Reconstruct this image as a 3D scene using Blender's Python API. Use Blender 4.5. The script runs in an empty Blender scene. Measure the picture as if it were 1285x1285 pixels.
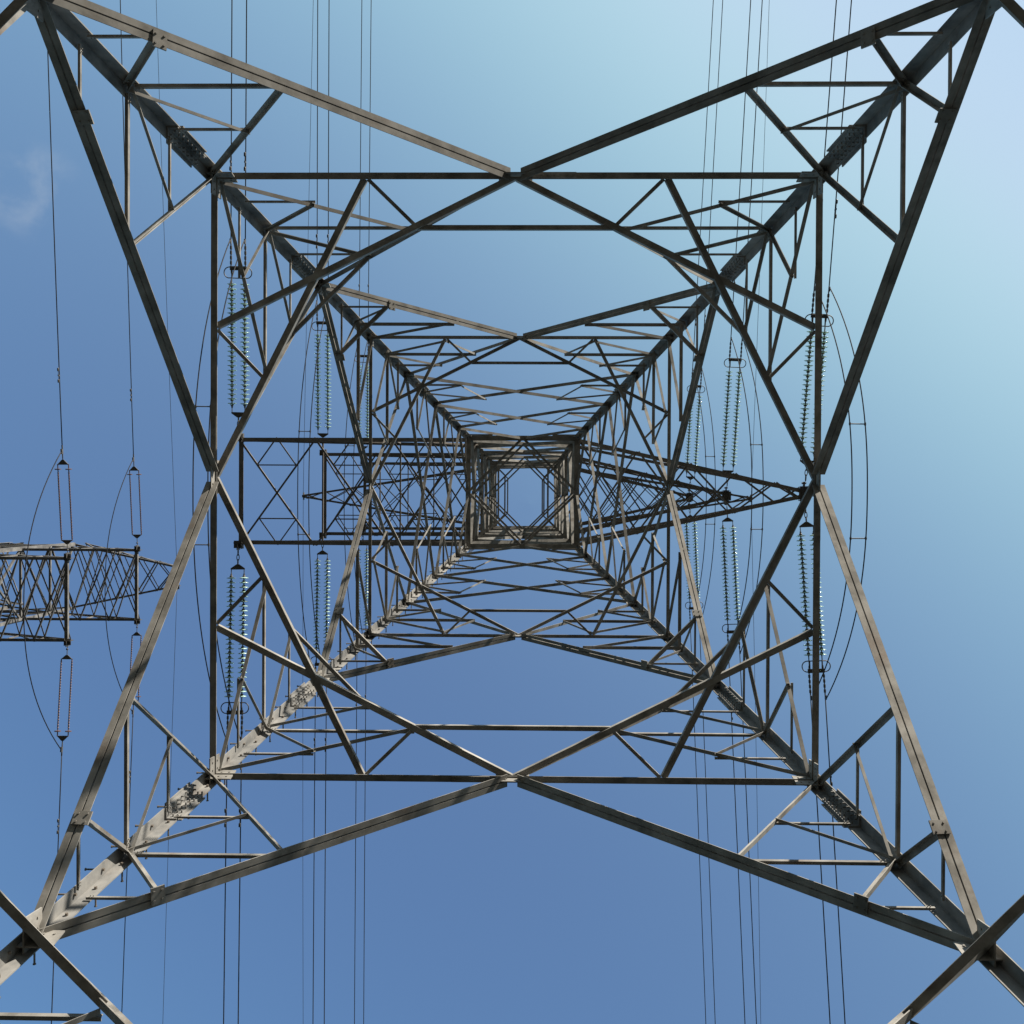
import bpy, bmesh, math, random
from mathutils import Vector, Matrix
random.seed(7)
SC = bpy.context.scene
COL = SC.collection

# ------------------------------------------------------------------ camera, sky, sun
# The site is laid out in (u, v, h): u to the right of the picture, v towards its lower edge,
# h metres above the photographer's eye.  World axes: X = -u, Y = -v, Z = h + EYE.
EYE = 1.6
F_PX = 1235.0


def W3(u, v, h):
    return Vector((-u, -v, h + EYE))


def make_camera():
    tx, ty, roll = 0.0175, -0.0084, -0.0053
    fw = Vector((-tx, -ty, 1.0)).normalized()
    r = Vector((1, 0, 0)); r = (r - fw * r.dot(fw)).normalized()
    d = fw.cross(r)
    c, s = math.cos(roll), math.sin(roll)
    r2 = r * c + d * s
    d2 = d * c - r * s
    conv = lambda q: Vector((-q.x, -q.y, q.z))
    right, up, back = conv(r2), -conv(d2), -conv(fw)
    cam = bpy.data.cameras.new('camera')
    cam.sensor_fit = 'HORIZONTAL'
    cam.sensor_width = 36.0
    cam.lens = 36.0 * F_PX / 1285.0
    cam.clip_start = 0.05
    cam.clip_end = 3000
    o = bpy.data.objects.new('camera', cam)
    COL.objects.link(o)
    m = Matrix((right, up, back)).transposed().to_4x4()
    m.translation = W3(0.1558, 0.2573, 0)
    o.matrix_world = m
    SC.camera = o


make_camera()
SKY_TONE = ((1.32, 9.3, 2.6, 1.5), (1.63, 20.7, 3.45, 1.4), (1.18, 5.2, 4.4, 0.9))
SUN_EL = math.radians(18)
SUN_AZ = math.radians(-38)          # clockwise from +Y
sdir = Vector((math.sin(SUN_AZ) * math.cos(SUN_EL), math.cos(SUN_AZ) * math.cos(SUN_EL), math.sin(SUN_EL)))
world = bpy.data.worlds.new('World')
SC.world = world
world.use_nodes = True
wn, wl = world.node_tree.nodes, world.node_tree.links
sky = wn.new('ShaderNodeTexSky')
sky.sky_type = 'NISHITA'
sky.sun_disc = False
sky.sun_elevation = SUN_EL
sky.sun_rotation = SUN_AZ
sky.altitude = 100
sky.air_density = 1.0
sky.dust_density = 10.0
sky.ozone_density = 4.0
sep = wn.new('ShaderNodeSeparateColor')
comb = wn.new('ShaderNodeCombineColor')
wl.new(sky.outputs[0], sep.inputs[0])
for ch, (pw, mul, top_, soft) in enumerate(SKY_TONE):           # tone of the clear, slightly hazy sky
    m1 = wn.new('ShaderNodeMath'); m1.operation = 'MULTIPLY'; m1.inputs[1].default_value = 0.1
    m2 = wn.new('ShaderNodeMath'); m2.operation = 'POWER'; m2.inputs[1].default_value = pw
    m3 = wn.new('ShaderNodeMath'); m3.operation = 'MULTIPLY'; m3.inputs[1].default_value = mul * 5.0
    m4 = wn.new('ShaderNodeMath'); m4.operation = 'SMOOTH_MIN'; m4.inputs[1].default_value = top_; m4.inputs[2].default_value = top_ * soft
    wl.new(sep.outputs[ch], m1.inputs[0]); wl.new(m1.outputs[0], m2.inputs[0])
    wl.new(m2.outputs[0], m3.inputs[0]); wl.new(m3.outputs[0], m4.inputs[0])
    wl.new(m4.outputs[0], comb.inputs[ch])
# one faint wisp of cloud low on the left
wtc = wn.new('ShaderNodeTexCoord')
wdot = wn.new('ShaderNodeVectorMath'); wdot.operation = 'DOT_PRODUCT'
wdot.inputs[1].default_value = Vector((0.508, 0.3175, 1.0)).normalized()
wmr = wn.new('ShaderNodeMapRange'); wmr.interpolation_type = 'SMOOTHSTEP'
wmr.inputs['From Min'].default_value = 0.9988; wmr.inputs['From Max'].default_value = 1.0
wnz = wn.new('ShaderNodeTexNoise'); wnz.inputs['Scale'].default_value = 26; wnz.inputs['Detail'].default_value = 6
wnz.inputs['Distortion'].default_value = 0.15
wm = wn.new('ShaderNodeMath'); wm.operation = 'MULTIPLY'
wm2 = wn.new('ShaderNodeMath'); wm2.operation = 'MULTIPLY'; wm2.inputs[1].default_value = 0.36
wmx = wn.new('ShaderNodeMix'); wmx.data_type = 'RGBA'
wmx.inputs['B'].default_value = (2.3, 2.7, 3.2, 1)
wl.new(wtc.outputs['Generated'], wdot.inputs[0]); wl.new(wdot.outputs['Value'], wmr.inputs['Value'])
wl.new(wtc.outputs['Generated'], wnz.inputs['Vector'])
wcr = wn.new('ShaderNodeMapRange'); wcr.interpolation_type = 'SMOOTHSTEP'
wcr.inputs['From Min'].default_value = 0.42; wcr.inputs['From Max'].default_value = 0.78
wl.new(wnz.outputs['Fac'], wcr.inputs['Value'])
wl.new(wmr.outputs['Result'], wm.inputs[0]); wl.new(wcr.outputs['Result'], wm.inputs[1])
wl.new(wm.outputs[0], wm2.inputs[0]); wl.new(wm2.outputs[0], wmx.inputs['Factor'])
wl.new(comb.outputs[0], wmx.inputs['A'])
wl.new(wmx.outputs['Result'], wn['Background'].inputs[0])

wn['Background'].inputs[1].default_value = 0.1
sl = bpy.data.lights.new('sun', 'SUN')
sl.energy = 5.0
sl.angle = math.radians(0.5)
sl.color = (1.0, 0.93, 0.82)
so = bpy.data.objects.new('sun', sl)
COL.objects.link(so)
so.rotation_euler = sdir.to_track_quat('Z', 'Y').to_euler()
so.location = sdir * 80
SC.view_settings.view_transform = 'Standard'
SC.view_settings.look = 'None'
SC.view_settings.gamma = 1
SC.view_settings.exposure = 1.0


# ------------------------------------------------------------------ materials
def mat(name, stops, rough=0.6, metal=0.0, scale=6.0, spec=0.5, bump=0.0, detail=5.0, vary=0.0, rust=0.0):
    m = bpy.data.materials.new(name)
    m.use_nodes = True
    n, l = m.node_tree.nodes, m.node_tree.links
    b = n['Principled BSDF']
    tc = n.new('ShaderNodeTexCoord')
    nz = n.new('ShaderNodeTexNoise')
    nz.inputs['Scale'].default_value = scale
    nz.inputs['Detail'].default_value = detail
    nz.inputs['Roughness'].default_value = 0.62
    l.new(tc.outputs['Object'], nz.inputs['Vector'])
    cr = n.new('ShaderNodeValToRGB')
    e = cr.color_ramp.elements
    e[0].position, e[0].color = 0.36, (*stops[0], 1)
    e[1].position, e[1].color = 0.66, (*stops[-1], 1)
    for k, s in enumerate(stops[1:-1]):
        x = e.new(0.36 + 0.30 * (k + 1) / (len(stops) - 1))
        x.color = (*s, 1)
    l.new(nz.outputs['Fac'], cr.inputs['Fac'])
    oi = n.new('ShaderNodeObjectInfo')             # every bar weathered a little differently
    mr = n.new('ShaderNodeMapRange')
    mr.inputs['To Min'].default_value, mr.inputs['To Max'].default_value = 1 - vary, 1 + vary * 0.6
    l.new(oi.outputs['Random'], mr.inputs['Value'])
    mx = n.new('ShaderNodeVectorMath')
    mx.operation = 'SCALE'
    l.new(cr.outputs['Color'], mx.inputs[0])
    l.new(mr.outputs['Result'], mx.inputs['Scale'])
    if rust:
        nz2 = n.new('ShaderNodeTexNoise')
        nz2.inputs['Scale'].default_value = 2.2
        nz2.inputs['Detail'].default_value = 8
        nz2.inputs['Roughness'].default_value = 0.7
        l.new(tc.outputs['Object'], nz2.inputs['Vector'])
        rr = n.new('ShaderNodeMapRange')
        rr.inputs['From Min'].default_value, rr.inputs['From Max'].default_value = 0.56, 0.72
        rr.inputs['To Max'].default_value = rust
        l.new(nz2.outputs['Fac'], rr.inputs['Value'])
        rm = n.new('ShaderNodeMix')
        rm.data_type = 'RGBA'
        rm.inputs['B'].default_value = (0.13, 0.075, 0.042, 1)
        l.new(rr.outputs['Result'], rm.inputs['Factor'])
        l.new(mx.outputs['Vector'], rm.inputs['A'])
        l.new(rm.outputs['Result'], b.inputs['Base Color'])
    else:
        l.new(mx.outputs['Vector'], b.inputs['Base Color'])
    b.inputs['Roughness'].default_value = rough
    b.inputs['Metallic'].default_value = metal
    b.inputs['Specular IOR Level'].default_value = spec
    if bump:
        bp = n.new('ShaderNodeBump')
        bp.inputs['Strength'].default_value = bump
        bp.inputs['Distance'].default_value = 0.01
        l.new(nz.outputs['Fac'], bp.inputs['Height'])
        l.new(bp.outputs['Normal'], b.inputs['Normal'])
    return m


M_LEG = mat('galvanised_leg_steel', [(0.12, 0.12, 0.117), (0.195, 0.19, 0.18), (0.265, 0.255, 0.235)], 0.85, 0.0, 3.0, spec=0.08, rust=0.3)
M_STEEL = mat('weathered_brace_steel', [(0.15, 0.141, 0.126), (0.235, 0.222, 0.2), (0.30, 0.286, 0.262)], 0.8, 0.0, 4.0, spec=0.15, vary=0.22, rust=0.45)
M_ARM = mat('crossarm_steel', [(0.12, 0.11, 0.10), (0.17, 0.155, 0.14), (0.20, 0.18, 0.165)], 0.8, 0.0, 4.0, spec=0.12, vary=0.2, rust=0.4)
M_PALE = mat('pale_galvanised_steel', [(0.10, 0.097, 0.095), (0.14, 0.135, 0.13), (0.20, 0.195, 0.185)], 0.8, 0.0, 3.0, spec=0.15)
M_FIT = mat('forged_fitting_steel', [(0.07, 0.065, 0.06), (0.12, 0.11, 0.10)], 0.55, 0.3, 9.0)
M_BOLT = mat('bolt_steel', [(0.13, 0.11, 0.09), (0.2, 0.17, 0.14)], 0.55, 0.2, 20.0)
M_WIRE = mat('weathered_aluminium_wire', [(0.022, 0.023, 0.027), (0.04, 0.04, 0.045)], 0.7, 0.0, 12.0, spec=0.15)
M_POLY = mat('brown_polymer_rod', [(0.09, 0.05, 0.045), (0.13, 0.075, 0.065)], 0.5, 0.0, 12.0)
M_GROUND = mat('dry_grass_ground', [(0.012, 0.014, 0.008), (0.020, 0.020, 0.013), (0.036, 0.031, 0.022)], 0.95, 0.0, 0.35, bump=0.4, detail=10)
M_GLASS = bpy.data.materials.new('green_toughened_glass')
M_GLASS.use_nodes = True
_b = M_GLASS.node_tree.nodes['Principled BSDF']
_b.inputs['Base Color'].default_value = (0.57, 0.78, 0.69, 1)
_b.inputs['Roughness'].default_value = 0.16
_b.inputs['IOR'].default_value = 1.5
_b.inputs['Transmission Weight'].default_value = 0.42
_b.inputs['Specular IOR Level'].default_value = 0.8


# ------------------------------------------------------------------ mesh helpers
class MB:
    """collects geometry for one mesh"""
    def __init__(self):
        self.v, self.f, self.mi = [], [], []

    def add(self, verts, faces, mi=0):
        o = len(self.v)
        self.v += [Vector(p) for p in verts]
        self.f += [tuple(i + o for i in q) for q in faces]
        self.mi += [mi] * len(faces)
        return self

    def merge(self, other):
        return self.add(other.v, other.f)

    def loft(self, rings, caps=True, mi=0):
        n = len(rings[0])
        vs = [p for r in rings for p in r]
        fs = []
        for k in range(len(rings) - 1):
            a, b = k * n, (k + 1) * n
            for i in range(n):
                j = (i + 1) % n
                fs.append((a + i, a + j, b + j, b + i))
        if caps:
            fs.append(tuple(range(n - 1, -1, -1)))
            fs.append(tuple(range((len(rings) - 1) * n, len(rings) * n)))
        return self.add(vs, fs, mi)

    def box(self, c, ax, ay, az):
        """box with centre c and half-extent vectors ax, ay, az"""
        c = Vector(c)
        r0 = [c - ax - ay - az, c + ax - ay - az, c + ax + ay - az, c - ax + ay - az]
        r1 = [p + az * 2 for p in r0]
        return self.loft([r0, r1])

    def tube(self, pts, r, n=6, mi=0, closed=False):
        pts = [Vector(p) for p in pts]
        rings = []
        m = len(pts)
        ref = None
        for i, p in enumerate(pts):
            a = pts[(i + 1) % m] if (closed or i < m - 1) else p
            b = pts[i - 1] if (closed or i > 0) else p
            t = (a - b).normalized()
            if ref is None:
                ref = Vector((0, 0, 1)) if abs(t.z) < 0.9 else Vector((1, 0, 0))
            x = t.cross(ref).normalized()
            y = x.cross(t).normalized()
            rr = r[i] if isinstance(r, (list, tuple)) else r
            rings.append([p + x * math.cos(2 * math.pi * k / n) * rr + y * math.sin(2 * math.pi * k / n) * rr for k in range(n)])
        if closed:
            rings.append(rings[0])
        return self.loft(rings, not closed, mi)

    def lathe(self, c, axis, prof, n=12, mi=0):
        """prof: list of (distance along axis, radius)"""
        c = Vector(c); t = Vector(axis).normalized()
        ref = Vector((0, 0, 1)) if abs(t.z) < 0.9 else Vector((1, 0, 0))
        x = t.cross(ref).normalized(); y = x.cross(t)
        rings = [[c + t * d + (x * math.cos(2 * math.pi * k / n) + y * math.sin(2 * math.pi * k / n)) * max(r, 1e-4) for k in range(n)] for d, r in prof]
        return self.loft(rings, True, mi)

    def obj(self, name, mats, parent=None, shade=False):
        me = bpy.data.meshes.new(name)
        me.from_pydata([tuple(p) for p in self.v], [], self.f)
        for m in (mats if isinstance(mats, (list, tuple)) else [mats]):
            me.materials.append(m)
        me.polygons.foreach_set('material_index', self.mi)
        bm = bmesh.new(); bm.from_mesh(me)
        bmesh.ops.recalc_face_normals(bm, faces=bm.faces)
        bm.to_mesh(me); bm.free()
        if shade:
            me.polygons.foreach_set('use_smooth', [True] * len(me.polygons))
        me.update()
        o = bpy.data.objects.new(name, me)
        COL.objects.link(o)
        if parent is not None:
            o.parent = parent
        return o


def thing(name, label, cat, loc, group=None):
    o = bpy.data.objects.new(name, None)
    COL.objects.link(o)
    o.location = loc
    o.empty_display_size = 0.3
    tag(o, label, cat, group)
    return o


def tag(o, label, cat, group=None):
    o['label'] = label
    o['category'] = cat
    if group:
        o['group'] = group


def l_profile(p, ef, ei, b, t, bi=None):
    bi = bi or b
    return [p, p + ef * b, p + ef * b + ei * t, p + ef * t + ei * t, p + ef * t + ei * bi, p + ei * bi]


def angle_bar(p0, p1, b, n, up=1, inn=1, off=0.0, dbl=False, t=None, bi=None, holes=False):
    """rolled steel angle from p0 to p1.  n = inward normal of the plane it lies in;
    one leg lies in that plane (side up), the other stands along n*inn."""
    mb = MB()
    p0, p1 = Vector(p0), Vector(p1)
    a = (p1 - p0).normalized()
    ei = n - a * n.dot(a)
    ei.normalize()
    ef = a.cross(ei)
    if abs(ef.z) > 1e-3:
        if ef.z < 0:
            ef = -ef
    ef = ef * up
    t = t or max(0.006, b * 0.1)
    o = n * (off + random.uniform(0, 0.005)) + ef * random.uniform(-0.002, 0.002)
    if dbl:
        g = 0.007
        for s in (1, -1):
            q = [l_profile(p + o + ei * s * g, ef, ei * s, b * 0.8, t, b) for p in (p0, p1)]
            mb.loft(q)
        k = int((p1 - p0).length / 0.9)
        for i in range(1, k):       # packing washers between the two angles
            c = p0 + (p1 - p0) * (i / k) + o + ef * b * 0.45
            mb.box(c, a * 0.02, ef * 0.02, ei * g * 0.98)
    else:
        mb.loft([l_profile(p + o, ef, ei * inn, b, t, bi) for p in (p0, p1)])
    for s, e in ((p0, a), (p1, -a)):     # connection bolts at both ends
        for i in range(2):
            c = s + o + e * (0.035 + i * 0.055 * min(1, b / 0.05)) + ef * b * 0.5
            if dbl:
                continue
            mb.lathe(c - ei * inn * 0.014, ei * inn, [(0, b * 0.17), (0.03, b * 0.17)], 6)
    return mb


class Parts:
    """sorts the bars of one thing: the largest of each kind become parts, the rest one part"""
    LIMIT = 96

    def __init__(self, root, eye):
        self.root, self.eye, self.items = root, eye, {}

    def add(self, kind, mb, m, parent=None):
        c = sum(mb.v, Vector()) / len(mb.v)
        size = max((p - c).length for p in mb.v) / max(1.0, (c + self.root.location - self.eye).length)
        self.items.setdefault(kind, []).append((size, mb, m, parent or self.root))

    def finish(self):
        for kind, lst in self.items.items():
            lst.sort(key=lambda q: -q[0])
            rest = {}
            for i, (s, mb, m, par) in enumerate(lst):
                if i < self.LIMIT:
                    mb.obj(kind, m, par)
                else:
                    key = (par.name, m.name)
                    if key not in rest:
                        rest[key] = (MB(), m, par)
                    rest[key][0].merge(mb)
            for mb, m, par in rest.values():
                o = mb.obj(kind + '_lattice', m, par)
                o['kind'] = 'stuff'


def plate(c, ax, ay, n, t=0.012, bolts=()):
    """flat plate in the plane of ax, ay with bolt heads at (i, j) fractions"""
    mb = MB()
    nn = n.normalized()
    mb.box(c, ax, ay, nn * t * 0.5)
    for i, j in bolts:
        mb.lathe(c + ax * i + ay * j - nn * (t * 0.5 + 0.008), nn, [(0, 0.009), (t + 0.016, 0.009)], 6)
    return mb


# ------------------------------------------------------------------ ground
g = MB()
N = 64
ring = [Vector((math.cos(2 * math.pi * i / N) * 900, math.sin(2 * math.pi * i / N) * 900, 0)) for i in range(N)]
g.add(ring, [tuple(range(N))])
go = g.obj('ground', M_GROUND)
go['kind'] = 'structure'

# ------------------------------------------------------------------ the tower overhead
EYE_POS = W3(0.1558, 0.2573, 0)
WC, TAPER, WAIST, WTOP = 4.5, 0.1475, 22.2, 1.2255


def half(h):
    return WC - TAPER * h if h < WAIST else WTOP


H0, H1, H2, H3, H4, H5, H6 = 7.07, 9.906, 12.866, 15.03, 17.07, 19.116, 21.18
HM1 = 4.0
RINGS_UP = [22.2, 24.6, 28.8, 31.2, 35.2, 37.4, 39.3]
TOP = RINGS_UP[-1]

tower = thing('lattice_tower', 'tall grey lattice pylon seen from inside its four legs, centre of the picture', 'pylon', (0, 0, 0))
P = Parts(tower, EYE_POS)


def face_pt(face, x, h, w=None):
    """x = offset along the face, from -half to half"""
    w = half(h) if w is None else w
    return {0: W3(x, w, h), 1: W3(-w, x, h), 2: W3(-x, -w, h), 3: W3(w, -x, h)}[face]


FN = {0: (0, -1), 1: (1, 0), 2: (0, 1), 3: (-1, 0)}     # inward normals in (u, v)


def face_n(face, h):
    u, v = FN[face]
    if h < WAIST:
        q = Vector((-u, -v, -TAPER))
    else:
        q = Vector((-u, -v, 0))
    return q.normalized()


def bar(kind, face, a, b, size, m=None, **kw):
    """a, b = (x, h) on the face"""
    p0, p1 = face_pt(face, *a), face_pt(face, *b)
    n = face_n(face, (a[1] + b[1]) * 0.5)
    P.add(kind, angle_bar(p0, p1, size, n, **kw), m or M_STEEL)


def lerp(a, b, t):
    return a + (b - a) * t


def leg_b(h):
    return 0.130 - 0.0006 * (h + 2)


def leg_mb(sx, sy):
    mb = MB()
    secs = []
    for h in (-EYE - 0.3, H1, H2, H3, WAIST, TOP):
        w = half(h)
        b = leg_b(h)
        w2 = w + b * 0.35
        t = b * 0.085
        cu, cv = sx * w2, sy * w2
        secs.append([W3(cu, cv, h), W3(cu - sx * b, cv, h), W3(cu - sx * b, cv - sy * t, h),
                     W3(cu - sx * t, cv - sy * t, h), W3(cu - sx * t, cv - sy * b, h), W3(cu, cv - sy * b, h)])
    mb.loft(secs)
    return mb


def splice_mb(sx, sy, h, L=0.55):
    """cover angle and outer plates bolted over a leg joint"""
    mb = MB()
    b = leg_b(h)
    for lo, hi, b1, inner in ((h - L / 2, h + L / 2, b * 0.96, True), (h - L * 0.42, h + L * 0.42, b * 1.30, False)):
        secs = []
        for hh in (lo, hi):
            w2 = half(hh) + b * 0.35
            t = b * 0.085
            q = (w2 - t - 0.001) if inner else (w2 + 0.014)
            tt = 0.016 if inner else 0.013
            cu, cv = sx * q, sy * q
            bb = b1 - t if inner else b1
            secs.append([W3(cu, cv, hh), W3(cu - sx * bb, cv, hh), W3(cu - sx * bb, cv - sy * tt, hh),
                         W3(cu - sx * tt, cv - sy * tt, hh), W3(cu - sx * tt, cv - sy * bb, hh), W3(cu, cv - sy * bb, hh)])
        mb.loft(secs)
    for k in range(7):
        hh = h - L * 0.43 + L * 0.86 * k / 6
        q = half(hh) + b * 0.35 - b * 0.085 - 0.0195
        for d in (0.45, 0.78):
            mb.lathe(W3(sx * q, sy * (q - b * (d - 0.12)), hh), Vector((sx, 0, 0)), [(0, 0.0085), (0.022, 0.0085)], 6)
            mb.lathe(W3(sx * (q - b * (d - 0.12)), sy * q, hh), Vector((0, sy, 0)), [(0, 0.0085), (0.022, 0.0085)], 6)
    return mb


LEGS = {}
for sx in (-1, 1):
    for sy in (-1, 1):
        lo = leg_mb(sx, sy).obj('leg', M_LEG, tower)
        LEGS[(sx, sy)] = lo
        for h in (9.3, 12.28, 18.1):
            splice_mb(sx, sy, h, 0.55 if h < 15 else 0.4).obj('splice_plate', M_LEG, lo)
# climbing bolts on the leg that faces the sun
k = 0
h = -0.9
while h < TOP - 0.3:
    b = leg_b(h)
    w = half(h) + b * 0.35
    mb = MB()
    f = 0.55
    if k % 2:
        a, d = W3(-w, (w - b * f), h), Vector((1, 0, 0))
    else:
        a, d = W3(-(w - b * f), w, h), Vector((0, -1, 0))
    mb.lathe(a - d * 0.03, d, [(0, 0.013), (0.018, 0.013), (0.0181, 0.008), (0.155, 0.008), (0.1551, 0.013), (0.163, 0.013)], 6)
    P.add('step_bolt', mb, M_BOLT, LEGS[(-1, 1)])
    h += 0.19
    k += 1

UPV = Vector((0, 0, 1))


def plan_bar(kind, a, b, h, size, m=None, side=1):
    """horizontal bar between (u, v) points; the flat leg lies level, the other stands up"""
    p0, p1 = W3(a[0], a[1], h), W3(b[0], b[1], h)
    mid = (p0 + p1) * 0.5
    n = UPV
    mb = MB()
    av = (p1 - p0).normalized()
    e = av.cross(UPV)
    out = Vector((mid.x, mid.y, 0))
    if e.dot(out) < 0:
        e = -e
    e = e * side
    t = max(0.006, size * 0.1)
    dz = Vector((0, 0, random.uniform(-0.004, 0.004)))
    mb.loft([l_profile(p + dz, e, UPV, size, t) for p in (p0, p1)])
    P.add(kind, mb, m or M_STEEL)


def hip(h, x, size, inset=0.02, side=1):
    """45 degree ties across the four corners, from face to face"""
    w = half(h) - inset
    for sx in (-1, 1):
        for sy in (-1, 1):
            plan_bar('corner_tie', (sx * x, sy * w), (sx * w, sy * x), h, size, side=side)


def ring_beams(h, size, double=False):
    w = half(h)
    for f in range(4):
        bar('ring_beam', f, (-w, h), (w, h), size, off=-0.5 * size, dbl=double)


ring_beams(HM1, 0.075)
ring_beams(H1, 0.07)
ring_beams(H3, 0.052)
for f in range(4):
    for s in (-1, 1):
        # lowest panel, ground to first ring
        def dg(h, h_lo, h_hi, x_lo, x_hi):
            return lerp(x_lo, x_hi, (h - h_lo) / (h_hi - h_lo))
        wg = half(-1.2)
        bar('main_brace', f, (s * wg, -1.2), (s * 0.05, HM1 - 0.02), 0.08, dbl=True, off=0.03)
        for h in (0.6, 2.3):
            xd = dg(h, -1.2, HM1, wg, 0.05)
            bar('redundant_brace', f, (s * xd, h), (s * half(h), h), 0.04, inn=-1, off=0.03)
            bar('redundant_brace', f, (s * xd, h), (s * half(h + 1.7), h + 1.7), 0.05, off=0.045)
        # first ring to level 0
        w0, w1, w2, w3, w4 = (half(q) for q in (H0, H1, H2, H3, H4))
        bar('main_brace', f, (s * 0.05, HM1), (s * w0, H0), 0.075, off=0.03)
        hS1, hS2 = 5.30, 6.30
        xs1, xs2 = dg(hS1, HM1, H0, 0.05, w0), dg(hS2, HM1, H0, 0.05, w0)
        bar('redundant_brace', f, (s * xs1, hS1), (s * half(hS1), hS1), 0.04, inn=-1, off=-0.03)
        bar('redundant_brace', f, (s * xs2, hS2), (s * half(hS2), hS2), 0.032, inn=-1, off=-0.03)
        bar('redundant_brace', f, (s * xs1, hS1), (s * half(HM1), HM1), 0.05, off=0.045)
        bar('redundant_brace', f, (s * xs2, hS2), (s * half(hS1), hS1), 0.04, off=-0.01)
        # level 0 up to the middle of the second ring: heavy paired angles
        bar('main_brace', f, (s * w0, H0), (s * 0.05, H1 - 0.03), 0.059, dbl=True, off=0.0)
        hQ1, hQ2, hR = 7.66, 8.34, 9.04
        xq1, xq2 = dg(hQ1, H0, H1, w0, 0.05), dg(hQ2, H0, H1, w0, 0.05)
        bar('redundant_brace', f, (s * xq1, hQ1), (s * (half(hQ1) - 0.05), hQ1), 0.021, inn=-1, off=-0.005)
        bar('redundant_brace', f, (s * xq2, hQ2), (s * (half(hQ2) - 0.05), hQ2), 0.031, inn=-1, off=-0.005)
        if not (f == 1 and s == -1):
            bar('secondary_brace', f, (s * xq1, hQ1), (s * half(hQ2), hQ2), 0.052, off=-0.012, up=-1 if f > 1 else 1)
        bar('secondary_brace', f, (s * xq2, hQ2), (s * half(H1), H1 - 0.03), 0.048, off=-0.012, up=-1 if f > 1 else 1)
        xr = lerp(xq2, w1, (hR - hQ2) / (H1 - hQ2))
        bar('redundant_brace', f, (s * xr, hR), (s * (half(hR) - 0.05), hR), 0.021, inn=-1, off=-0.005)
        bar('redundant_brace', f, (s * xr, hR), (s * half(hQ2), hQ2), 0.029, off=0.012)
        # second ring up to level 2
        bar('main_brace', f, (s * 0.05, H1 + 0.04), (s * w2, H2), 0.066, off=-0.030)
        hS1, hS2, hT = 11.17, 11.9, 10.5
        xs1, xs2 = dg(hS1, H1, H2, 0.05, w2), dg(hS2, H1, H2, 0.05, w2)
        bar('redundant_brace', f, (s * xs1, hS1), (s * (half(hS1) - 0.05), hS1), 0.031, inn=-1, off=-0.005)
        bar('redundant_brace', f, (s * xs2, hS2), (s * (half(hS2) - 0.05), hS2), 0.021, inn=-1, off=-0.005)
        bar('secondary_brace', f, (s * xs1, hS1), (s * w1, H1 + 0.05), 0.042, off=0.004)
        xt = lerp(xs1, w1, (hS1 - hT) / (hS1 - H1))
        bar('redundant_brace', f, (s * xt, hT), (s * (half(hT) - 0.05), hT), 0.021, inn=-1, off=-0.005)
        bar('redundant_brace', f, (s * xt, hT), (s * half(hS1), hS1), 0.034, off=0.012, up=-1 if f > 1 else 1)
        bar('redundant_brace', f, (s * xs2, hS2), (s * half(hS1), hS1), 0.034, off=0.012, up=-1 if f > 1 else 1)
        # level 2 up to the middle of the third ring
        bar('main_brace', f, (s * w2, H2), (s * 0.045, H3 - 0.02), 0.047, dbl=True, off=0.0)
        hQ1, hQ2 = 13.58, 14.27
        xq1, xq2 = dg(hQ1, H2, H3, w2, 0.045), dg(hQ2, H2, H3, w2, 0.045)
        bar('redundant_brace', f, (s * xq1, hQ1), (s * half(hQ1), hQ1), 0.028, off=0.03)
        bar('redundant_brace', f, (s * xq1, hQ1), (s * half(hQ2), hQ2), 0.032, off=0.012)
        bar('secondary_brace', f, (s * xq2, hQ2), (s * half(hQ2), hQ2), 0.05, off=0.03)
        bar('secondary_brace', f, (s * xq2, hQ2), (s * w3, H3 - 0.03), 0.042, off=0.012)
        # third ring up to level 4
        bar('main_brace', f, (s * 0.05, H3 + 0.03), (s * w4, H4), 0.05, off=-0.022)
        hS1, hS2 = 15.72, 16.35
        xs1, xs2 = dg(hS1, H3, H4, 0.05, w4), dg(hS2, H3, H4, 0.05, w4)
        xqr = 0.5 * w3
        bar('secondary_brace', f, (s * xs1, hS1), (s * half(hS1), hS1), 0.048, off=0.03)
        bar('redundant_brace', f, (s * xs1, hS1), (s * xqr, H3), 0.03, off=0.04)
        bar('redundant_brace', f, (s * xqr, H3), (s * half(hS1), hS1), 0.036, off=0.045)
        bar('redundant_brace', f, (s * xs2, hS2), (s * half(hS2), hS2), 0.036, off=0.03)
        bar('redundant_brace', f, (s * xs2, hS2), (s * half(hS1), hS1), 0.034, off=0.045)
        # two crossed panels
        for lo, hi in ((H4, H5), (H5, H6)):
            wl_, wh = half(lo), half(hi)
            bar('cross_brace', f, (s * wl_, lo), (-s * wh, hi), 0.056, off=-0.012 if s > 0 else -0.042)
            pt = lambda t: (s * lerp(wl_, -wh, t), lerp(lo, hi, t))         # arm that starts at this leg
            pu = lambda t: (s * lerp(-wl_, wh, t), lerp(lo, hi, t))         # arm that ends at this leg
            e1, e2 = pt(0.25), pu(0.72)
            hm = (lo + hi) * 0.5
            bar('redundant_brace', f, e1, (s * half(e1[1]), e1[1]), 0.036, off=0.03)
            bar('redundant_brace', f, e1, (s * half(hm), hm), 0.034, off=0.035)
            bar('redundant_brace', f, e2, (s * half(hm), hm), 0.03, off=0.045)
            bar('redundant_brace', f, e1, e2, 0.028, off=0.05)
        # short panel under the waist
        bar('cross_brace', f, (s * half(H6), H6), (s * 0.06, WAIST - 0.05), 0.056, off=-0.025)
        bar('redundant_brace', f, (s * half(21.6) * 0.5, 21.66), (s * half(21.66), 21.66), 0.034, off=0.03)
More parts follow.
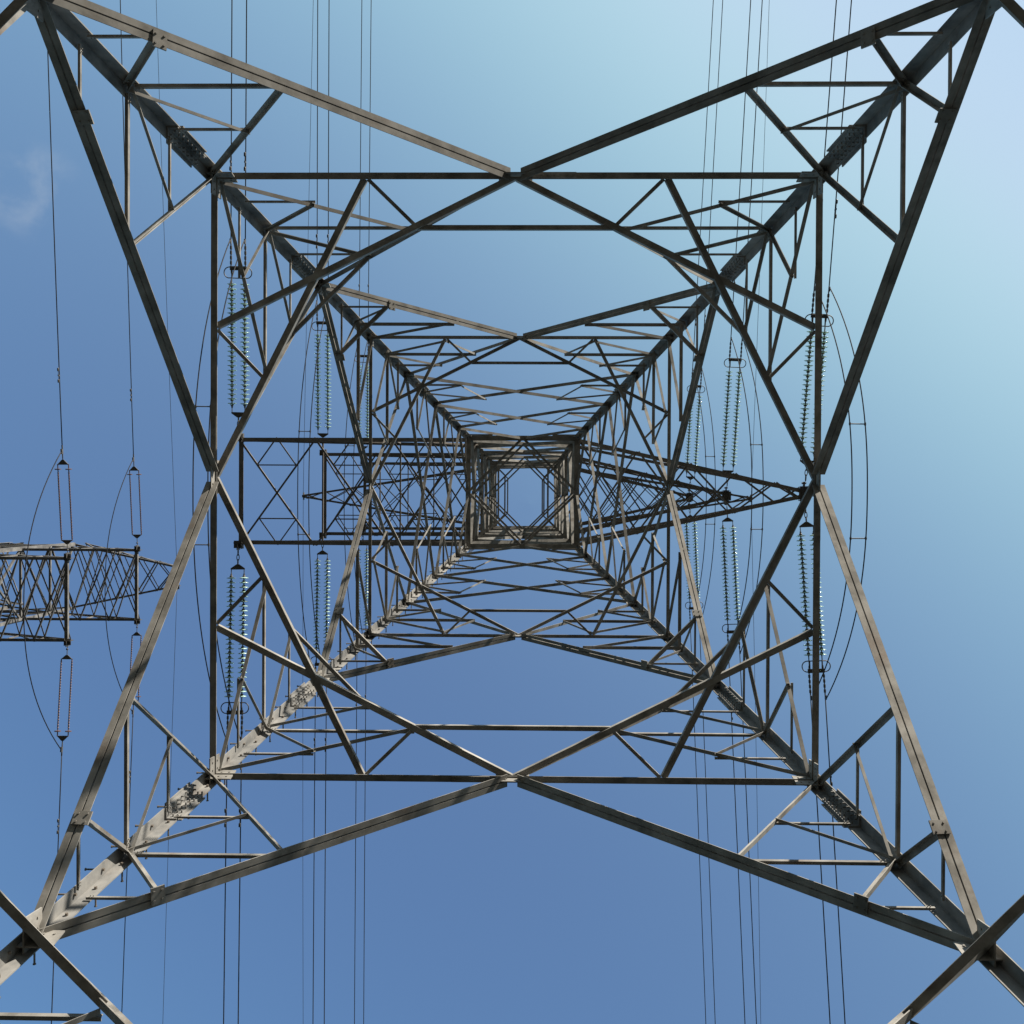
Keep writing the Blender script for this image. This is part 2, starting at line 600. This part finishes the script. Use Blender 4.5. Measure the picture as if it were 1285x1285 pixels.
    # gusset plates in the middle of the rings and at the legs
    for h, s_ in ((HM1, 1.3), (H1, 1.0), (H3, 0.75)):
        n = face_n(f, h)
        ax = (face_pt(f, 1, h) - face_pt(f, 0, h)).normalized()
        ay = n.cross(ax)
        P.add('gusset_plate', plate(face_pt(f, 0, h) + n * 0.012, ax * 0.17 * s_, ay * 0.085 * s_, n, 0.012,
              [(i, j) for i in (-0.75, -0.4, 0.4, 0.75) for j in (-0.6, 0.6)]), M_STEEL)
    # bolted butt joint in the ring beam beside the middle
    n = face_n(f, H1)
    ax = (face_pt(f, 1, H1) - face_pt(f, 0, H1)).normalized()
    P.add('splice_plate', plate(face_pt(f, -0.42, H1 - 0.012) + n * 0.002, ax * 0.19, n * 0.031, Vector((0, 0, 1)), 0.010,
          [(i, 0) for i in (-0.85, -0.5, -0.15, 0.15, 0.5, 0.85)]), M_STEEL)
    for h in (H0, H1, H2, H3, H4):
        n = face_n(f, h)
        ax = (face_pt(f, 1, h) - face_pt(f, 0, h)).normalized()
        ay = n.cross(ax)
        for s in (-1, 1):
            sz = 0.13 if h < 11 else 0.085
            P.add('gusset_plate', plate(face_pt(f, s * (half(h) - 0.6 * sz), h) + n * 0.018, ax * sz, ay * sz * 0.8, n, 0.012,
                  [(i, j) for i in (-0.6, 0, 0.6) for j in (-0.5, 0.5)]), M_STEEL)
    for h0_, h1_, hq, xe, sz in ((H0, H1, 7.66, 0.05, 0.055), (H2, H3, 13.58, 0.045, 0.05)):
        n = face_n(f, hq)
        for s in (-1, 1):
            xq = lerp(half(h0_), xe, (hq - h0_) / (h1_ - h0_))
            a = (face_pt(f, s * half(h0_), h0_) - face_pt(f, 0, h1_)).normalized()
            c = face_pt(f, s * xq, hq) + n * 0.02
            e = n.cross(a)
            if e.z > 0:
                e = -e
            P.add('gusset_plate', plate(c + e * 0.012 + n * 0.01, a * sz, n * sz * 1.3, e, 0.012,
                  [(i, j) for i in (-0.6, 0.6) for j in (-0.55, 0.55)]), M_STEEL)

# level bracing inside the rings

def star(h, b_main, b_tie, b_small):
    w = half(h) - 0.03
    t = 0.33
    for a in range(4):
        c, s_ = [(1, 0), (0, 1), (-1, 0), (0, -1)][a]
        rot = lambda x, y: (c * x - s_ * y, s_ * x + c * y)
        for s in (-1, 1):
            q0, q1 = rot(0, w), rot(s * w, w * 0.5)
            plan_bar('level_brace', q0, q1, h + (0.03 if s > 0 else 0.045), b_main)
            m_ = rot(s * w * t, w * (1 - 0.5 * t))
            plan_bar('level_tie', m_, rot(s * w * 0.5, w), h + 0.05, b_small)
        if a % 2 == 0:
            plan_bar('level_tie', rot(-w * t, w * (1 - 0.5 * t)), rot(w * t, w * (1 - 0.5 * t)), h + 0.06, b_tie)


star(H1, 0.062, 0.046, 0.034)
star(H3, 0.046, 0.040, 0.030)
hip(6.30, 2.60, 0.066, 0.03, -1)
hip(11.9, lerp(0.05, half(H2), (11.9 - H1) / (H2 - H1)), 0.044)
hip(13.58, lerp(half(H2), 0.09, (13.58 - H2) / (H3 - H2)), 0.052)

# straight upper body
for i, h in enumerate(RINGS_UP):
    ring_beams(h, 0.115 if i == 0 else 0.10, double=False)
for i in range(len(RINGS_UP) - 1):
    lo, hi = RINGS_UP[i] + 0.05, RINGS_UP[i + 1] - 0.05
    m_ = (lo + hi) / 2
    for f in range(4):
        for s in (-1, 1):
            bar('body_brace', f, (s * WTOP, lo), (-s * WTOP, hi), 0.075, off=0.01 if s > 0 else 0.03)
        if hi - lo > 3:
            bar('body_brace', f, (-WTOP, m_), (WTOP, m_), 0.07, off=0.05)
for h, full in ((22.2, False), (24.6, True), (31.2, True), (35.2, True)):
    w = half(h) - 0.03
    bsz = 0.055 if h < 23 else 0.05
    for sx in (-1, 1):
        for sy in (-1, 1):
            plan_bar('level_brace', (0, sy * w), (sx * w, 0), h + 0.05, bsz)
            if full:
                plan_bar('level_tie', (sx * w, sy * w), (sx * w * 0.5, sy * w * 0.5), h + 0.08, 0.04)
        if full:
            plan_bar('level_tie', (sx * w * 0.5, -w * 0.5), (sx * w * 0.5, w * 0.5), h + 0.07, 0.045)


# ------------------------------------------------------------------ crossarms
def arm_bar(parts, par, mt, p0, p1, size, n=UPV, kind='lacing_bar', base=(0, 0)):
    off = Vector((-base[0], -base[1], 0))
    mb = angle_bar(p0, p1, size, n, off=0.0)
    parts.add(kind, mb, mt, par)


def box_arm(parts, root, sgn, u_end, z0, z1, wb, wl_, we, base=(0, 0), mt=None, size=0.095, npan=3, redund=True, label=None):
    """square-ended crossarm; sgn = -1 towards the left of the picture"""
    mt = mt or M_ARM
    q = lambda u, v, h: W3(sgn * u, v, h)
    mb = MB()
    zt = z0 + 0.16
    for sv in (-1, 1):
        mb.merge(angle_bar(q(wb, sv * wl_, z0), q(u_end, sv * we, z0), size, Vector((0, sv, 0)), up=1, inn=1))
        mb.merge(angle_bar(q(wb, sv * wl_, z1), q(u_end, sv * we, zt), size * 0.8, Vector((0, sv, 0)), up=-1, inn=1))
    mb.merge(angle_bar(q(u_end, -we, z0 - 0.01), q(u_end, we, z0 - 0.01), size * 1.1, Vector((sgn, 0, 0)), inn=1))
    arm = mb.obj('crossarm', mt, root)
    if label:
        arm['label'] = label
    end = MB()
    for sv in (-1, 1):
        c = q(u_end, sv * we, z0 + 0.03)
        hp = MB()
        X, Y, Z = Vector((1, 0, 0)), Vector((0, 1, 0)), Vector((0, 0, 1))
        hp.box(c - Z * 0.06, X * 0.10, Y * 0.085, Z * 0.008)
        hp.box(c + Y * (-sv) * 0.05 - Z * 0.05, X * 0.012, Y * 0.075, Z * 0.10)
        hp.box(c + X * sgn * 0.075, X * 0.010, Y * 0.10, Z * 0.10)
        hp.box(c + Y * sv * 0.035, X * 0.10, Y * 0.009, Z * 0.11)
        for i in (-1, 1):
            for j in (-1, 1):
                hp.lathe(c + X * 0.05 * i + Y * 0.045 * j - Z * 0.085, Z, [(0, 0.014), (0.03, 0.014)], 6)
        hp.obj('hanger_plate', M_FIT, arm)
    L = u_end - wb
    wv = lambda u: lerp(wl_, we, (u - wb) / L)
    zz = lambda u: lerp(z1, zt, (u - wb) / L)
    us = [wb + L * i / npan for i in range(npan + 1)]
    for i in range(npan):
        a, b = us[i], us[i + 1]
        va, vb = wv(a), wv(b)
        for s in (-1, 1):
            arm_bar(parts, arm, mt, q(a, s * va, z0 + 0.02), q(b, -s * vb, z0 + 0.02), 0.042)
            if not redund:
                arm_bar(parts, arm, mt, q(a, s * va, zz(a)), q(b, -s * vb, zz(b)), 0.036)
            elif s > 0 and i > 0:
                arm_bar(parts, arm, mt, q(a, va, zz(a)), q(a, -va, zz(a)), 0.036)
            if redund:
                u1, u2, um = lerp(a, b, 0.25), lerp(a, b, 0.75), lerp(a, b, 0.5)
                vq = s * 0.5 * wv(um)
                arm_bar(parts, arm, mt, q(u1, vq, z0 + 0.03), q(u2, vq, z0 + 0.03), 0.028)
                arm_bar(parts, arm, mt, q(u1, vq, z0 + 0.03), q(um, s * wv(um), z0 + 0.03), 0.028)
                arm_bar(parts, arm, mt, q(u2, vq, z0 + 0.03), q(um, s * wv(um), z0 + 0.03), 0.028)
            # side faces
            n = Vector((0, s, 0))
            arm_bar(parts, arm, mt, q(a, s * va, zz(a)), q(b, s * vb, z0), 0.045, n)
            if i > 0:
                arm_bar(parts, arm, mt, q(a, s * va, z0), q(a, s * va, zz(a)), 0.036, n)
    return arm


def point_arm(parts, root, sgn, u_end, z0, z1, wb, wl_, tipw, mt=None, size=0.09, fr=(0, 0.27, 0.5, 0.70, 0.88), kind='crossarm', z_tip=None, lacing=0.04, label=None):
    mt = mt or M_ARM
    zt0 = z0 if z_tip is None else z_tip
    q = lambda u, v, h: W3(sgn * u, v, h)
    mb = MB()
    L = u_end - wb
    for sv in (-1, 1):
        mb.merge(angle_bar(q(wb, sv * wl_, z0), q(u_end, sv * tipw, zt0), size, Vector((0, sv, 0)), up=1, inn=1))
        mb.merge(angle_bar(q(wb, sv * wl_, z1), q(u_end - 0.05, sv * (tipw + 0.01), zt0 + 0.14), size * 0.8, Vector((0, sv, 0)), up=-1, inn=1))
    arm = mb.obj(kind, mt, root)
    if label:
        arm['label'] = label
    X, Y, Z = Vector((1, 0, 0)), Vector((0, 1, 0)), Vector((0, 0, 1))
    if kind == 'crossarm':
        hp = MB()
        c = q(u_end + 0.03, 0, zt0 + 0.05)
        hp.box(c - Z * 0.075, X * 0.13, Y * (tipw + 0.03), Z * 0.010)
        hp.box(c + X * 0.05, X * 0.010, Y * (tipw + 0.07), Z * 0.12)
        hp.box(c - X * 0.05, X * 0.010, Y * (tipw + 0.07), Z * 0.12)
        for s in (-1, 1):
            hp.box(c + Y * s * (tipw + 0.05), X * 0.10, Y * 0.009, Z * 0.10)
            hp.box(c + Y * s * (tipw + 0.10), X * 0.011, Y * 0.07, Z * 0.06)
            hp.lathe(c + Y * s * (tipw + 0.14) - X * 0.05, X, [(0, 0.02), (0.1, 0.02)], 8)
        hp.obj('hanger_plate', M_FIT, arm)
    else:
        hp = MB()
        c = q(u_end, 0, zt0 + 0.03)
        hp.box(c, X * 0.012, Y * (tipw + 0.09), Z * 0.09)
        hp.box(c - Z * 0.07, X * 0.05, Y * 0.05, Z * 0.008)
        hp.obj('hanger_plate', M_FIT, arm)
    wv = lambda t: lerp(wl_, tipw, t)
    zb = lambda t: lerp(z0, zt0, t)
    zz = lambda t: lerp(z1, zt0 + 0.14, t)
    U = lambda t: wb + L * t
    fr = list(fr) + [0.985]
    for i in range(len(fr) - 1):
        a, b = fr[i], fr[i + 1]
        for s in (-1, 1):
            arm_bar(parts, arm, mt, q(U(a), s * wv(a), zb(a) + 0.02), q(U(b), -s * wv(b), zb(b) + 0.02), lacing)
            if s == (1 if i % 2 else -1):
                arm_bar(parts, arm, mt, q(U(a), s * wv(a), zz(a)), q(U(b), -s * wv(b), zz(b)), lacing * 0.85)
            n = Vector((0, s, 0))
            if i % 2 == 0:
                arm_bar(parts, arm, mt, q(U(a), s * wv(a), zz(a)), q(U(b), s * wv(b), zb(b)), lacing, n)
            else:
                arm_bar(parts, arm, mt, q(U(a), s * wv(a), zb(a)), q(U(b), s * wv(b), zz(b)), lacing, n)
            if 0 < i < 4:
                arm_bar(parts, arm, mt, q(U(a), s * wv(a), zb(a)), q(U(a), s * wv(a), zz(a)), lacing * 0.8, n)
    return arm


LEVELS = [('lowest', 22.2, 24.6, 6.43, 6.30), ('middle', 28.8, 31.2, 5.90, 5.87), ('highest', 35.2, 37.4, 5.80, 5.83)]
for nm, z0, z1, ul, ur in LEVELS:
    box_arm(P, tower, -1, ul, z0, z1, WTOP, WTOP, 1.21, label='square-ended %s crossarm of the near pylon' % nm)
    point_arm(P, tower, 1, ur, z0, z1, WTOP, WTOP, 0.10, label='pointed %s crossarm of the near pylon' % nm)
for sg, ue in ((-1, 8.80), (1, 8.88)):
    point_arm(P, tower, sg, ue, 37.4, 39.3, WTOP, WTOP, 0.06, kind='earth_wire_arm', z_tip=38.9, size=0.075, fr=(0, 0.2, 0.4, 0.58, 0.74, 0.88), lacing=0.036)
P.finish()

# ------------------------------------------------------------------ insulators of the near pylon
D_PITCH, N_DISC = 0.1055, 26


def disc_mesh():
    mb = MB()
    # glass shell, seen from below as a thin bell
    mb.lathe((0, 0, 0), (0, 1, 0), [(0.0, 0.030), (0.004, 0.060), (0.014, 0.092), (0.024, 0.104), (0.030, 0.100),
                                    (0.024, 0.086), (0.034, 0.076), (0.024, 0.064), (0.034, 0.052), (0.022, 0.030)], 16, 0)
    mb.lathe((0, -0.034, 0), (0, 1, 0), [(0, 0.020), (0.008, 0.036), (0.040, 0.040), (0.046, 0.034)], 10, 1)
    mb.lathe((0, 0.03, 0), (0, 1, 0), [(0, 0.020), (0.046, 0.012)], 8, 1)
    return mb.obj('disc', [M_GLASS, M_FIT], None, True)


def make_insulator():
    root = thing('insulator_set', 'x', 'insulator', (0, 0, 0), 'twin glass insulator strings')
    X, Y, Z = Vector((1, 0, 0)), Vector((0, 1, 0)), Vector((0, 0, 1))
    sh = MB()
    for k in range(3):                       # shackle links
        y0 = 0.02 + k * 0.12
        e = X if k % 2 else Z
        pts = []
        for i in range(12):
            a = 2 * math.pi * i / 12
            pts.append(Vector((0, y0 + 0.075, 0)) + Y * math.cos(a) * 0.075 + e * math.sin(a) * 0.028)
        sh.tube(pts, 0.010, 6, closed=True)
    sh.obj('shackle', M_FIT, root)

    def tri(y0, y1, w0, w1, th=0.012):
        r = []
        for z in (-th, th):
            r.append([Vector((-w0, y0, z)), Vector((w0, y0, z)), Vector((w1, y1, z)), Vector((w1, y1 + 0.03, z)), Vector((-w1, y1 + 0.03, z)), Vector((-w1, y1, z))])
        return MB().loft(r)
    y = tri(0.37, 0.46, 0.03, 0.16)
    y.lathe((0, 0.385, -0.03), (0, 0, 1), [(0, 0.02), (0.06, 0.02)], 8)
    y.obj('yoke_plate', M_FIT, root)
    d0 = 0.66
    strings = []
    yb = d0 + N_DISC * D_PITCH + 0.25
    for s in (-1, 1):
        st = MB()
        x = s * 0.145
        st.tube([(x, 0.47, 0), (x, 0.60, 0)], 0.010, 6)
        st.lathe((x, 0.58, 0), (0, 1, 0), [(0, 0.016), (0.03, 0.022), (0.06, 0.02)], 8)
        st.tube([(x, 0.58, 0), (x, yb, 0)], 0.013, 6)
        st.lathe((x, yb - 0.10, 0), (0, 1, 0), [(0, 0.02), (0.06, 0.025), (0.1, 0.02)], 8)
        so_ = st.obj('insulator_string', M_FIT, root)
        strings.append((so_, x))
    bar_ = MB()
    bar_.box((0, yb + 0.02, 0), X * 0.185, Y * 0.045, Z * 0.014)
    for s in (-1, 1):
        bar_.lathe((s * 0.15, yb + 0.02, -0.035), (0, 0, 1), [(0, 0.022), (0.07, 0.022)], 8)
    bar_.obj('yoke_plate', M_FIT, root)
    rg = MB()
    pts = []
    for i in range(28):
        a = 2 * math.pi * i / 28
        cx = 0.19 if math.cos(a) >= 0 else -0.19
        pts.append(Vector((cx + 0.12 * math.cos(a), yb - 0.08 + 0.12 * math.sin(a), -0.02)))
    rg.tube(pts, 0.012, 8, closed=True)
    for s in (-1, 1):
        rg.tube([(s * 0.13, yb - 0.20, -0.02), (s * 0.13, yb + 0.0, 0.0)], 0.008, 6)
    rg.obj('grading_ring', M_FIT, root, True)
    for s in (-1, 1):
        cl = MB()
        x = s * 0.16
        pr = [(0, 0.014), (0.05, 0.014)]
        yy = 0.05
        for k in range(4):
            pr += [(yy, 0.026), (yy + 0.07, 0.026), (yy + 0.0701, 0.015), (yy + 0.11, 0.015)]
            yy += 0.1101
        pr += [(0.60, 0.016)]
        cl.lathe((x, yb + 0.05, 0), (0, 1, 0), pr, 8)
        cl.box((x, yb + 0.60, -0.03), X * 0.014, Y * 0.05, Z * 0.035)
        cl.obj('dead_end_clamp', M_FIT, root)
    dm = disc_mesh()
    first = True
    for so_, x in strings:
        for k in range(N_DISC):
            if first:
                d = dm
                first = False
            else:
                d = dm.copy()
                COL.objects.link(d)
            d.parent = so_
            d.location = (x, d0 + k * D_PITCH, 0)
    return root, yb + 0.65


def copy_tree(o, parent=None):
    c = o.copy()
    COL.objects.link(c)
    c.parent = parent
    for ch in o.children:
        copy_tree(ch, c)
    return c


INS, INS_LEN = make_insulator()
ARM_CH = {'l': 'square-ended left', 'r': 'pointed right'}


def orient(o, p, direction):
    """local +Y along direction, local Z kept close to world up"""
    y = direction.normalized()
    x = y.cross(UPV).normalized()
    z = x.cross(y)
    m = Matrix((x, y, z)).transposed().to_4x4()
    m.translation = p
    o.matrix_world = m
    return m


DU = {('l', 0, -1): 0.025, ('l', 0, 1): 0.013, ('l', 1, -1): 0.015, ('l', 1, 1): 0.0125, ('l', 2, -1): 0.017, ('l', 2, 1): 0.0095,
      ('r', 0, -1): 0.048, ('r', 0, 1): 0.046, ('r', 1, -1): 0.037, ('r', 1, 1): 0.0365, ('r', 2, -1): 0.038, ('r', 2, 1): 0.034}
SPAN = 150.0


def wire_drop(d):
    return -0.085 * d + 0.0006 * d * d


def damper_mb(c, a):
    """two weights on a short cable clamped under a wire"""
    mb = MB()
    dn = Vector((0, 0, -1))
    mb.box(c + dn * 0.03, a * 0.02, a.cross(dn) * 0.014, dn * 0.04)
    mb.tube([c + dn * 0.065 - a * 0.17, c + dn * 0.065 + a * 0.17], 0.006, 6)
    for s in (-1, 1):
        mb.lathe(c + dn * 0.065 + a * s * 0.11, a * s, [(0, 0.018), (0.02, 0.026), (0.08, 0.026), (0.09, 0.018)], 8)
    return mb


def conductor(name, p, direction_uv, label, group, r=0.013, first=1.65, dampers=1, drop=wire_drop, d_off=0.0, cat='power line'):
    """wire running away from p; direction (du per metre, sign of v)"""
    du, sg = direction_uv
    mb = MB()
    pts = []
    ds = [0, 1, 2, 3, 4, 6, 8, 10, 13, 16, 20, 25, 30, 40, 50, 65, 80, 100, 120, SPAN]
    for d in ds:
        pts.append(Vector((-du * d, -sg * d, drop(d + d_off) - drop(d_off))))
    mb.tube(pts, r, 8)
    o = mb.obj(name, M_WIRE, None, True)
    o.location = p
    tag(o, label, cat, group)
    for k in range(dampers):
        d = first + k * 0.9
        a = Vector((-du, -sg, -0.08)).normalized()
        c = Vector((-du * d, -sg * d, drop(d + d_off) - drop(d_off)))
        damper_mb(c, a).obj('vibration_damper', M_FIT, o)
    return o


POSW = {-1: 'upper', 1: 'lower'}
first_ins = True
CL_END = {}
for li, (nm, z0, z1, ul, ur) in enumerate(LEVELS):
    for sd in ('l', 'r'):
        for sg in (-1, 1):
            du = DU[(sd, li, sg)]
            if sd == 'l':
                u0, v0 = -ul, sg * 1.29
            else:
                u0, v0 = ur + 0.04, sg * 0.26
            p = W3(u0, v0, z0 - 0.03)
            o = INS if first_ins else copy_tree(INS)
            first_ins = False
            dv = Vector((-du, -sg, -0.100))
            m = orient(o, p, dv)
            o['label'] = 'twin glass insulator strings on the %s side of the %s crossarm at %s' % (POSW[sg], nm, {'l': 'left', 'r': 'right'}[sd])
            o['group'] = 'twin glass insulator strings'
            for s in (-1, 1):
                q = m @ Vector((s * 0.16, INS_LEN, 0))
                u_side = 'left' if (s * m.to_3x3().col[0].x) > 0 else 'right'
                CL_END[(sd, li, sg, u_side)] = m @ Vector((s * 0.16, INS_LEN, -0.03))
                conductor('conductor', q, (du, sg),
                          '%s wire of the pair leaving the %s %s crossarm for the %s edge' % (u_side, nm, {'l': 'left', 'r': 'right'}[sd], {-1: 'top', 1: 'bottom'}[sg]),
                          'twin conductors of the near pylon', d_off=4.0, dampers=1)

# jumper loops that carry the current past the tower
JM = {('l', 0): (-6.43, 19.6), ('r', 0): (6.66, 19.5), ('l', 1): (-5.93, 26.4), ('r', 1): (6.25, 26.4), ('l', 2): (-5.92, 33.0), ('r', 2): (6.22, 33.0)}
for (sd, li), (um, hm) in JM.items():
    nm = LEVELS[li][0]
    mid = W3(um, 0.0, hm)
    root = thing('jumper_loop', 'slack twin jumper wires with spacers bowing outside the %s crossarm at %s' % (nm, {'l': 'left', 'r': 'right'}[sd]),
                 'jumper', mid, 'jumper loops of the near pylon')
    curves = []
    for us, du in (('left', -0.15), ('right', 0.15)):
        a, b = CL_END[(sd, li, -1, us)], CL_END[(sd, li, 1, us)]
        pts = []
        for i in range(41):
            t = i / 40
            k = 1 - abs(2 * t - 1) ** 2.3
            base = a.lerp(b, t)
            c = Vector((-(um + du), base.y, mid.z))
            w_ = Vector((lerp(base.x, c.x, k), base.y, lerp(base.z, c.z, k)))
            pts.append(w_ - mid)
        MB().tube(pts, 0.013, 8).obj('jumper_wire', M_WIRE, root, True)
        curves.append(pts)
    for i in (14, 24):
        p, q = curves[0][i], curves[1][i]
        a = (q - p).normalized()
        s_ = MB().tube([p - a * 0.02, q + a * 0.02], 0.012, 6)
        for e in (p, q):
            s_.lathe(e - Vector((0, 0.03, 0)), (0, 1, 0), [(0, 0.02), (0.06, 0.02)], 6)
        s_.obj('spacer', M_FIT, root)

# earth wires on the outermost arms
for sg, u, nm, dd in ((-1, -8.80, 'left', {-1: 0.034, 1: 0.020}), (1, 8.88, 'right', {-1: 0.0125, 1: 0.009})):
    for sv in (-1, 1):
        conductor('earth_wire', W3(u, sv * 0.12, 38.85), (dd[sv], sv),
                  'thin earth wire from the %s tip of the topmost arm towards the %s edge' % (nm, {-1: 'top', 1: 'bottom'}[sv]),
                  'earth wires of the near pylon', r=0.008, dampers=0, cat='earth wire')

# ------------------------------------------------------------------ second pylon on the left
NB = (-17.8, 3.0)
NROOT = W3(NB[0], NB[1], -EYE)
ntower = thing('lattice_tower', 'second lattice pylon with pale crossarms and thin rod insulators, at the left edge', 'pylon', NROOT)
NW = 1.19
N_R = [22.4, 24.4, 27.3, 29.3, 32.2, 34.2, 36.0]
P2 = Parts(ntower, EYE_POS)
Z_OFF = EYE      # root stands on the ground; W3(0,0,h) is relative to it


def nhalf(h):
    return NW if h >= 22.4 else NW + (22.4 - h) * 0.125


for sx in (-1, 1):
    for sy in (-1, 1):
        mb = MB()
        secs = []
        for h in (-EYE, 22.4, N_R[-1]):
            w_ = nhalf(h) + 0.04
            b, t = 0.12, 0.012
            cu, cv = sx * w_, sy * w_
            secs.append([W3(cu, cv, h), W3(cu - sx * b, cv, h), W3(cu - sx * b, cv - sy * t, h), W3(cu - sx * t, cv - sy * t, h), W3(cu - sx * t, cv - sy * b, h), W3(cu, cv - sy * b, h)])
        mb.loft(secs)
        mb.obj('leg', M_PALE, ntower)


def nbar(kind, f, a, b, size):
    pa = {0: W3(a[0], nhalf(a[1]), a[1]), 1: W3(-nhalf(a[1]), a[0], a[1]), 2: W3(-a[0], -nhalf(a[1]), a[1]), 3: W3(nhalf(a[1]), -a[0], a[1])}[f]
    pb = {0: W3(b[0], nhalf(b[1]), b[1]), 1: W3(-nhalf(b[1]), b[0], b[1]), 2: W3(-b[0], -nhalf(b[1]), b[1]), 3: W3(nhalf(b[1]), -b[0], b[1])}[f]
    u, v = FN[f]
    P2.add(kind, angle_bar(pa, pb, size, Vector((-u, -v, 0))), M_PALE)


lv = [-EYE + 0.3, 4.5, 9.5, 13.5, 17.0, 20.0] + N_R
for i in range(len(lv) - 1):
    for f in range(4):
        for s in (-1, 1):
            nbar('cross_brace', f, (s * nhalf(lv[i]), lv[i]), (-s * nhalf(lv[i + 1]), lv[i + 1]), 0.06)
        if i > 0:
            nbar('ring_beam', f, (-nhalf(lv[i]), lv[i]), (nhalf(lv[i]), lv[i]), 0.07)
for z0, z1 in ((22.4, 24.4), (27.3, 29.3), (32.2, 34.2)):
    for sg in (-1, 1):
        box_arm(P2, ntower, sg, 5.06, z0, z1, NW, NW, NW, mt=M_PALE, size=0.085, redund=False, npan=4)
for sg in (-1, 1):
    box_arm(P2, ntower, sg, 5.0, 36.0, 36.9, NW, NW, 0.38, mt=M_PALE, size=0.07, redund=False, npan=5)
P2.finish()


def make_rod_set():
    root = thing('rod_insulator_set', 'x', 'insulator', (0, 0, 0), 'rod insulator pairs of the far pylon')
    X, Y, Z = Vector((1, 0, 0)), Vector((0, 1, 0)), Vector((0, 0, 1))
    sh = MB()
    sh.tube([(0, 0, 0), (0, 0.30, 0)], 0.012, 6)
    sh.lathe((0, 0.12, -0.03), (0, 0, 1), [(0, 0.025), (0.06, 0.025)], 8)
    sh.obj('shackle', M_FIT, root)
    L0, L1 = 0.44, 2.42

    def tri(ya, yb_, wa, wb_):
        r = []
        for z in (-0.012, 0.012):
            r.append([Vector((-wa, ya, z)), Vector((wa, ya, z)), Vector((wb_, yb_, z)), Vector((-wb_, yb_, z))])
        return MB().loft(r)
    tri(0.28, 0.40, 0.03, 0.165).obj('yoke_plate', M_FIT, root)
    tri(L1 + 0.22, L1 + 0.08, 0.03, 0.165).obj('yoke_plate', M_FIT, root)
    for s in (-1, 1):
        x = s * 0.15
        st = MB()
        st.tube([(x, 0.38, 0), (x, L1 + 0.1, 0)], 0.016, 6)
        pr = []
        n = 26
        for k in range(n):
            y = L0 + (L1 - L0 - 0.08) * k / n
            pr += [(y, 0.019), (y + 0.012, 0.032), (y + 0.018, 0.019)]
        st.lathe((x, 0, 0), (0, 1, 0), pr, 8)
        st.lathe((x, L1 - 0.06, 0), (0, 1, 0), [(0, 0.02), (0.005, 0.085), (0.03, 0.085), (0.035, 0.02)], 12)
        st.obj('insulator_rod', M_POLY, root)
    cl = MB()
    cl.tube([(0, L1 + 0.2, 0), (0, L1 + 0.62, 0)], [0.014, 0.022], 8)
    cl.box((0, L1 + 0.45, -0.03), X * 0.02, Y * 0.07, Z * 0.04)
    cl.obj('dead_end_clamp', M_FIT, root)
    return root, L1 + 0.62


RS, RS_LEN = make_rod_set()
first = True
for z0, nm, du2 in ((27.3, 'middle', {-1: -0.0025, 1: -0.0015}), (32.2, 'highest', {-1: -0.002, 1: -0.006})):
    ends = {}
    for sg in (-1, 1):
        o = RS if first else copy_tree(RS)
        first = False
        p = W3(-12.74, 3.0 + sg * 1.27, z0 - 0.02)
        m = orient(o, p, Vector((0.005, -sg, -0.10)))
        o['label'] = 'pair of thin brown rod insulators on the %s side of the far pylon\'s %s crossarm' % (POSW[sg], nm)
        o['group'] = 'rod insulator pairs of the far pylon'
        q = m @ Vector((0, RS_LEN, 0))
        ends[sg] = m @ Vector((0, RS_LEN - 0.15, -0.03))
        conductor('conductor', q, (du2[sg], sg), 'single wire from the far pylon\'s %s crossarm towards the %s edge' % (nm, {-1: 'top', 1: 'bottom'}[sg]),
                  'single conductors of the far pylon', r=0.015, d_off=3.5, first=1.9)
    mid = W3(-12.95, 3.0, z0 - 2.0)
    root = thing('jumper_loop', 'single slack jumper wire under the far pylon\'s %s crossarm' % nm, 'jumper', mid, 'jumper loops of the far pylon')
    pts = []
    for i in range(33):
        t = i / 32
        k = 1 - abs(2 * t - 1) ** 2.3
        b_ = ends[-1].lerp(ends[1], t)
        pts.append(Vector((lerp(b_.x, mid.x, k), b_.y, lerp(b_.z, mid.z, k))) - mid)
    MB().tube(pts, 0.014, 8).obj('jumper_wire', M_WIRE, root, True)
for sv in (-1, 1):
    conductor('earth_wire', W3(-12.80, 3.12 + sv * 0.38, 36.0), ({-1: -0.0127, 1: -0.0035}[sv], sv),
              'thin earth wire from the far pylon\'s narrow top arm towards the %s edge' % {-1: 'top', 1: 'bottom'}[sv],
              'earth wires of the far pylon', r=0.008, dampers=0, cat='earth wire')
